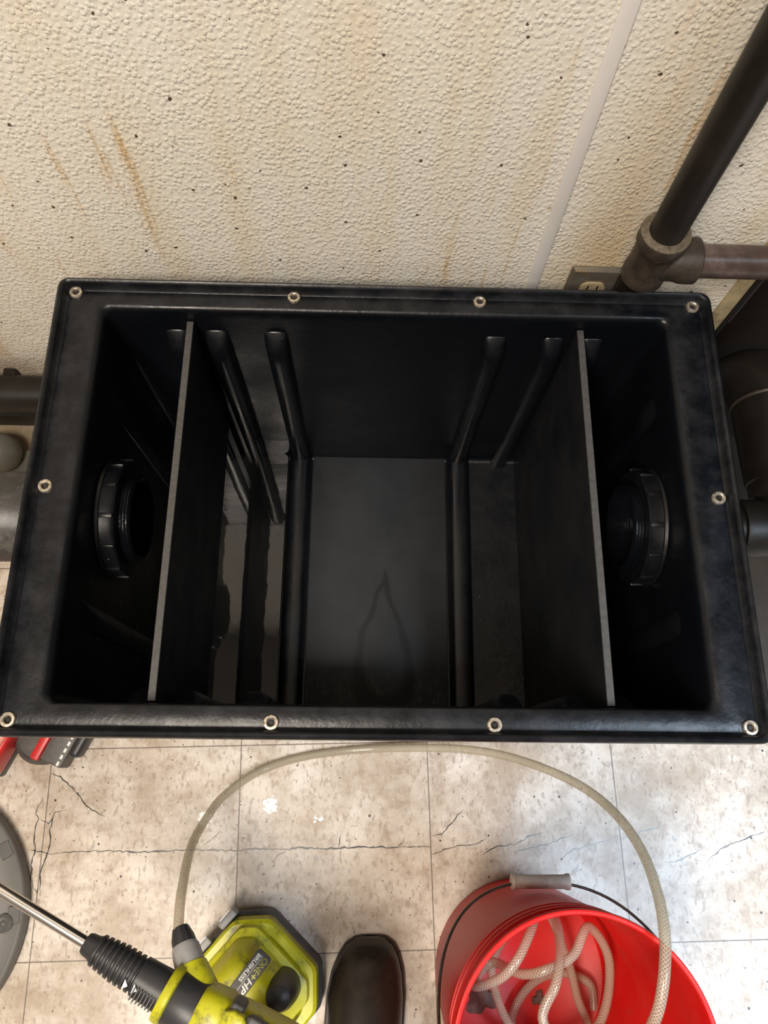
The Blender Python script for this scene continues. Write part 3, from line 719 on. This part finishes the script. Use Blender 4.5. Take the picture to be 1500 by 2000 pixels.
# base: charcoal foot, yellow lid with stepped rim
BC = Vector((-.1545, -.3560)); ang = math.radians(-42.5)
EXd = Vector((math.cos(ang), math.sin(ang))); EYd = Vector((-EXd.y, EXd.x))
def base_ring(hx0, hx1, hy0, hy1, ch, z, off=(0, 0), r=.008):
    """chamfered rectangle from -hx0..hx1 along the long axis and -hy0..hy1 across"""
    P = [(hx1 - ch, hy1), (-hx0 + ch, hy1), (-hx0, hy1 - ch), (-hx0, -hy0 + ch), (-hx0 + ch, -hy0), (hx1 - ch, -hy0), (hx1, -hy0 + ch), (hx1, hy1 - ch)]
    out = []
    n = len(P)
    for i in range(n):
        a = Vector(P[i]); pb = Vector(P[i - 1]); nx = Vector(P[(i + 1) % n])
        p1 = a + (pb - a).normalized() * r; p2 = a + (nx - a).normalized() * r
        for t_ in (0, .33, .67, 1):
            q = p1 * (1 - t_) ** 2 + a * 2 * t_ * (1 - t_) + p2 * t_ * t_
            w = BC + EXd * (q.x + off[0]) + EYd * (q.y + off[1]); out.append((w.x, w.y, z))
    return out
def hexa(z, s, off=(0, 0)): return base_ring(.108 - s, .071 - s, .085 - s, .081 - s, .038, z, off)
bm = bmesh.new(); loft(bm, [hexa(0, .004), hexa(.003, 0), hexa(.030, 0), hexa(.034, .003)]); child('foot', bm, M['gun_dark'], gun, auto=40)
bm = bmesh.new(); loft(bm, [hexa(.034, .005), hexa(.037, .0035), hexa(.060, .0045), hexa(.064, .008), hexa(.064, .0185), hexa(.056, .0215), hexa(.056, .026), hexa(.060, .03)]); child('battery_cover', bm, M['yellow'], gun, auto=35)
# latches
for q in (-.018, .032):
    bm = bmesh.new(); c = BC + EXd * -.1095 + EYd * q
    mt = Matrix.Translation((c.x, c.y, .045)) @ Matrix.Rotation(ang, 4, 'Z')
    box(bm, (-.0075, -.015, -.014), (.004, .015, .014), .003, 2, mt); lt = child('latch', bm, M['gun_grey'], gun)
    bm = bmesh.new(); box(bm, (-.0090, -.012, -.003), (-.0070, .012, .003), .0008, 1, mt); child('latch_bar', bm, M['steel'], lt)
# motor housing rising from the base
def hous(z, x0, x1, y0, y1, ch=.018): return base_ring(x0, x1, y0, y1, ch, z, r=.007)
bm = bmesh.new(); loft(bm, [hous(.055, .092, .050, .060, .062), hous(.076, .090, .046, .058, .059), hous(.079, .084, .030, .058, .050), hous(.110, .077, .020, .056, .040, .018), hous(.126, .068, .010, .052, .030, .014), hous(.130, .060, .004, .050, .023, .012)]); child('motor_housing', bm, M['yellow'], gun, auto=35)
# handle column, from housing up to the body, with black overmould
hb0 = Vector((BC.x, BC.y)) + EXd * .000 + EYd * -.045
top = ax(dB + .085)
bm = bmesh.new(); rings = []
for z, hx, hy in ((.10, .030, .022), (.14, .024, .019), (.20, .021, .018), (.25, .024, .020), (.275, .030, .024)):
    f = (z - .10) / .175; c = Vector((hb0.x, hb0.y)) * (1 - f) + Vector((top.x, top.y)) * f
    rings.append([(c.x + AD.x * hx * math.cos(a) + side.x * hy * math.sin(a), c.y + AD.y * hx * math.cos(a) + side.y * hy * math.sin(a), z) for a in [2 * PI * k / 28 for k in range(28)]])
loft(bm, rings); child('handle', bm, M['gun_black'], gun)
# black curved guard beside the housing
bm = bmesh.new(); c = Vector((-.1280, -.3380))
loft(bm, [circle((c.x, c.y, z), (0, 0, 1), r, 28) for z, r in ((.056, .026), (.080, .026), (.115, .022), (.135, .016), (.140, .007))]); child('trigger_guard', bm, M['gun_black'], gun)
# name label on the housing
LC = Vector((-.1730, -.3175, .1322)); RD = Vector((-.62, -.785, 0)).normalized(); UP = Vector((0, 0, 1)).cross(RD)   # reading direction, glyph up
LM = Matrix(((RD.x, UP.x, 0, LC.x), (RD.y, UP.y, 0, LC.y), (0, 0, 1, LC.z), (0, 0, 0, 1)))
bm = bmesh.new(); loft(bm, [rrect(0, 0, .040, .0115, .0045, -.006, 6), rrect(0, 0, .040, .0115, .0045, -.0004, 6), rrect(0, 0, .0394, .0109, .004, 0, 6)])
bmesh.ops.transform(bm, matrix=LM, verts=bm.verts[:]); lb = child('name_label', bm, M['gun_dark'], gun, auto=30)
def text(body_, size, at_, m, parent, M0, name='lettering', sx=1, shear=0, off=0):
    cu = bpy.data.curves.new(name, 'FONT'); cu.body = body_; cu.size = size; cu.extrude = .0002; cu.shear = shear; cu.offset = off
    cu.align_y = 'CENTER'
    tmp = bpy.data.objects.new('tmp', cu); COL.objects.link(tmp)
    dg = bpy.context.evaluated_depsgraph_get(); dg.update()
    me = bpy.data.meshes.new_from_object(tmp.evaluated_get(dg)); bpy.data.objects.remove(tmp); bpy.data.curves.remove(cu)
    b2 = bmesh.new(); b2.from_mesh(me); bpy.data.meshes.remove(me)
    bmesh.ops.transform(b2, matrix=M0 @ Matrix.Translation(at_) @ Matrix.Diagonal((sx, 1, 1, 1)), verts=b2.verts[:])
    return child(name, b2, m, parent, smooth=False)
text('ONE', .0115, (-.0365, .0045, .0002), M['yellow'], lb, LM, sx=.95)
text('+', .0120, (-.0135, .0048, .0002), M['yellow'], lb, LM, sx=1.1, off=.0004)
text('HP', .0120, (-.0055, .0045, .0002), M['white'], lb, LM, sx=1.3, shear=.2, off=.0003)
text('BRUSHLESS', .0072, (-.0355, -.0062, .0002), M['white'], lb, LM, sx=1.15, off=.0002)
bm = bmesh.new(); box(bm, (-.036, -.0016, 0), (.037, -.0010, .0004), 0, 1, LM); child('rule_line', bm, M['white'], lb, smooth=False)

# ------------------------------------------------------------------ boot
bt = thing('rubber_boot', 'dark rubber boot with rounded toe between the yellow spray gun and the red bucket', 'boot', (-.012, -.42, 0))
secs = [  # y, half width, height, x offset
    (-.2865, .012, .018, -.004), (-.2885, .022, .030, -.004), (-.2975, .035, .042, -.005), (-.312, .044, .052, -.006), (-.335, .0520, .058, -.008), (-.365, .0560, .064, -.010), (-.400, .0560, .072, -.012), (-.435, .0520, .088, -.013),
    (-.465, .0480, .112, -.013), (-.490, .0470, .135, -.013)]
bm = bmesh.new(); rings = []
N = 32
for y, hw, h, xo in secs:
    r = []
    for k in range(N):
        a = 2 * PI * k / N; c, s_ = math.cos(a), math.sin(a)
        zz = .012 + (h - .012) * (max(s_, 0) ** .85) if s_ > 0 else .012 + .006 * s_
        r.append((xo + math.copysign(abs(c) ** .85, c) * hw, y, zz))
    rings.append(r)
# shaft ring sweep: turn upward over the ankle
for i in range(1, 9):
    f = i / 8; yc = -.490 - .045 * math.sin(f * PI / 2); 
    a_ = f * PI / 2; Lr = []
    for k in range(N):
        a = 2 * PI * k / N; c, s_ = math.cos(a), math.sin(a)
        hw = .047 + .006 * f; lo, hi = .006, .135
        # rotate the section about (y=-.49, z=.145)
        rad = (.145 - (.012 + (.135 - .012) * (max(s_, 0) ** .85) if s_ > 0 else .145 - .006)) if False else None
        z0 = .012 + .123 * (max(s_, 0) ** .85) if s_ > 0 else .012 + .006 * s_
        R = .150 - z0
        Lr.append((-.013 + math.copysign(abs(c) ** .85, c) * hw, -.490 - R * math.sin(a_) * .86, .150 - R * math.cos(a_)))
    rings.append(Lr)
for z, hx, hy in ((.185, .050, .058), (.24, .053, .060), (.33, .058, .064), (.345, .060, .066), (.350, .060, .066), (.345, .057, .063), (.25, .050, .057)):
    rings.append([(-.013 + hx * math.cos(2 * PI * k / N), -.560 + hy * math.sin(2 * PI * k / N), z) for k in range(N)])
loft(bm, rings, True, False); child('upper', bm, M['boot'], bt, auto=70)
bm = bmesh.new(); rg = []
for y, hw, h, xo in secs: rg.append((xo + hw + .0025, y))
o = [(x, y) for x, y in rg] + [(.036, -.56), (.030, -.600), (.012, -.622), (-.013, -.628), (-.038, -.622), (-.056, -.600), (-.062, -.56)] + [(2 * 0 + (xo - hw - .0025), y) for y, hw, h, xo in reversed(secs)]
o = [(x, y) for x, y in o]
loft(bm, [[(x, y, 0) for x, y in o], [(x, y, .013) for x, y in o]]); child('sole', bm, M['sole'], bt, auto=50)

# ------------------------------------------------------------------ red / black tools at the left
t = thing('tool_box', 'bright red plastic tool case on the floor at the left edge, under the tank rim', 'tool case', (-.60, -.02, 0))
mt = Matrix.Translation((-.600, -.006, 0)) @ Matrix.Rotation(math.radians(-24), 4, 'Z')
bm = bmesh.new(); box(bm, (-.15, -.052, .0), (.028, .03, .018), .004, 2, mt); child('case_base', bm, M['greytool'], t)
bm = bmesh.new(); box(bm, (-.15, -.045, .018), (.030, .03, .068), .006, 3, mt); cb = child('case_body', bm, M['redtool'], t)
bm = bmesh.new(); box(bm, (.008, -.038, .066), (.024, .028, .0705), .001, 1, mt); sp = child('label_strip', bm, M['palered'], cb)
bm = bmesh.new(); box(bm, (.002, -.040, .066), (.0060, .028, .0700), .001, 1, mt); child('groove', bm, M['greytool'], cb)
TM = mt @ Matrix.Translation((.0165, -.032, .0708)) @ Matrix.Rotation(math.radians(90), 4, 'Z')
text('Milwaukee', .0105, (0, 0, 0), M['white'], sp, TM, shear=.3)
t = thing('power_tool', 'dark grey cordless tool with a red stripe on the floor beside the red case', 'power tool', (-.52, -.01, 0))
bm = bmesh.new(); lathe(bm, (-.5345, -.004, 0), (0, 0, 1), [(0, .036), (.004, .041), (.026, .041), (.034, .038), (.038, .034), (.036, .031), (.0385, .018), (.0385, .001)], 48); child('housing', bm, M['greytool'], t)
mt = Matrix.Translation((-.505, .0, 0)) @ Matrix.Rotation(math.radians(-24), 4, 'Z')
bm = bmesh.new(); box(bm, (-.024, -.042, .0), (.030, .10, .040), .004, 2, mt); child('battery', bm, M['greytool'], t)
bm = bmesh.new(); box(bm, (-.020, -.046, .030), (-.006, .10, .048), .003, 2, mt); child('red_stripe', bm, M['redtool'], t)
bm = bmesh.new(); box(bm, (.026, -.020, .0), (.042, .10, .030), .006, 3, mt); child('side_rail', bm, M['gun_black'], t)
for k in range(9):
    bm = bmesh.new(); box(bm, (.0215, -.040 + k * .011, .0395), (.0255, -.033 + k * .011, .0412), .0004, 1, mt); child('white_mark', bm, M['white'], t, smooth=False)

# ------------------------------------------------------------------ grey round base at the left
DX, DY, DR = -.7165, -.2640, .1930
t = thing('dolly', 'grey round plastic base on the floor at the left edge, under the steel lance', 'dolly', (DX, DY, 0))
bm = bmesh.new(); lathe(bm, (DX, DY, 0), (0, 0, 1), [(.004, .19), (.006, DR), (.024, DR), (.027, DR - .002), (.028, DR - .005), (.026, DR - .008), (.0265, DR - .03), (.030, .10), (.031, .001)], 96); tp = child('disc', bm, M['drum'], t, auto=40)
for a in (32, 2, -60, 100, 150, 215):
    ca, sa = math.cos(math.radians(a)), math.sin(math.radians(a))
    mt = Matrix.Translation((DX + ca * (DR - .010), DY + sa * (DR - .010), .020)) @ Matrix.Rotation(math.radians(a), 4, 'Z')
    bm = bmesh.new(); box(bm, (-.013, -.012, -.004), (.006, .012, .0085), .001, 1, mt); child('notch', bm, M['drumdark'], t)
bm = bmesh.new(); lathe(bm, (-.5500, -.2690, .0262), (0, 0, 1), [(0, .013), (.004, .013), (.006, .009), (.005, .005), (.007, .002)], 24); child('bolt', bm, M['drumdark'], t)
bm = bmesh.new(); loft(bm, [circle((DX + ca, DY + sa, z), (0, 0, 1), .012, 16) for z, ca, sa in ((0, 0, 0), (.0065, 0, 0))]); child('foot', bm, M['drumdark'], t)

# ------------------------------------------------------------------ lights: ceiling panels of the room
def lamp(name, loc, size, col, power, label, tgt=None):
    t = thing(name, label, 'light', loc)
    bm = bmesh.new()
    box(bm, (loc[0] - size[0] / 2 - .03, loc[1] - size[1] / 2 - .03, loc[2] + .001), (loc[0] + size[0] / 2 + .03, loc[1] + size[1] / 2 + .03, loc[2] + .035), .003)
    child('housing', bm, M['paint'], t)
    li = bpy.data.lights.new(name, 'AREA'); li.shape = 'RECTANGLE'; li.size, li.size_y = size; li.color = col; li.energy = power
    o = bpy.data.objects.new('lamp', li); COL.objects.link(o); o.parent = t; o.location = (0, 0, -.004)
    return t
lamp('ceiling_light', (-.60, -.95, 2.55), (.55, 1.1), (1, .895, .77), 70, 'warm ceiling panel above and behind the viewer, to the left')
cl = lamp('ceiling_light', (1.25, -.75, 2.55), (.5, .9), (.66, .82, 1), 25, 'cool ceiling panel with narrowed beam above and behind the viewer, to the right')
cl.children[1].data.spread = math.radians(75)  # spread narrowed for effect: keeps the cool light on the right-hand floor

w = bpy.data.worlds.new('world'); SC.world = w; w.use_nodes = True
w.node_tree.nodes['Background'].inputs[0].default_value = (.5, .5, .5, 1); w.node_tree.nodes['Background'].inputs[1].default_value = .05
SC.view_settings.view_transform = 'Standard'; SC.view_settings.look = 'None'; SC.view_settings.gamma = 1
SC.view_settings.use_curve_mapping = False
SC.view_settings.exposure = 0.22
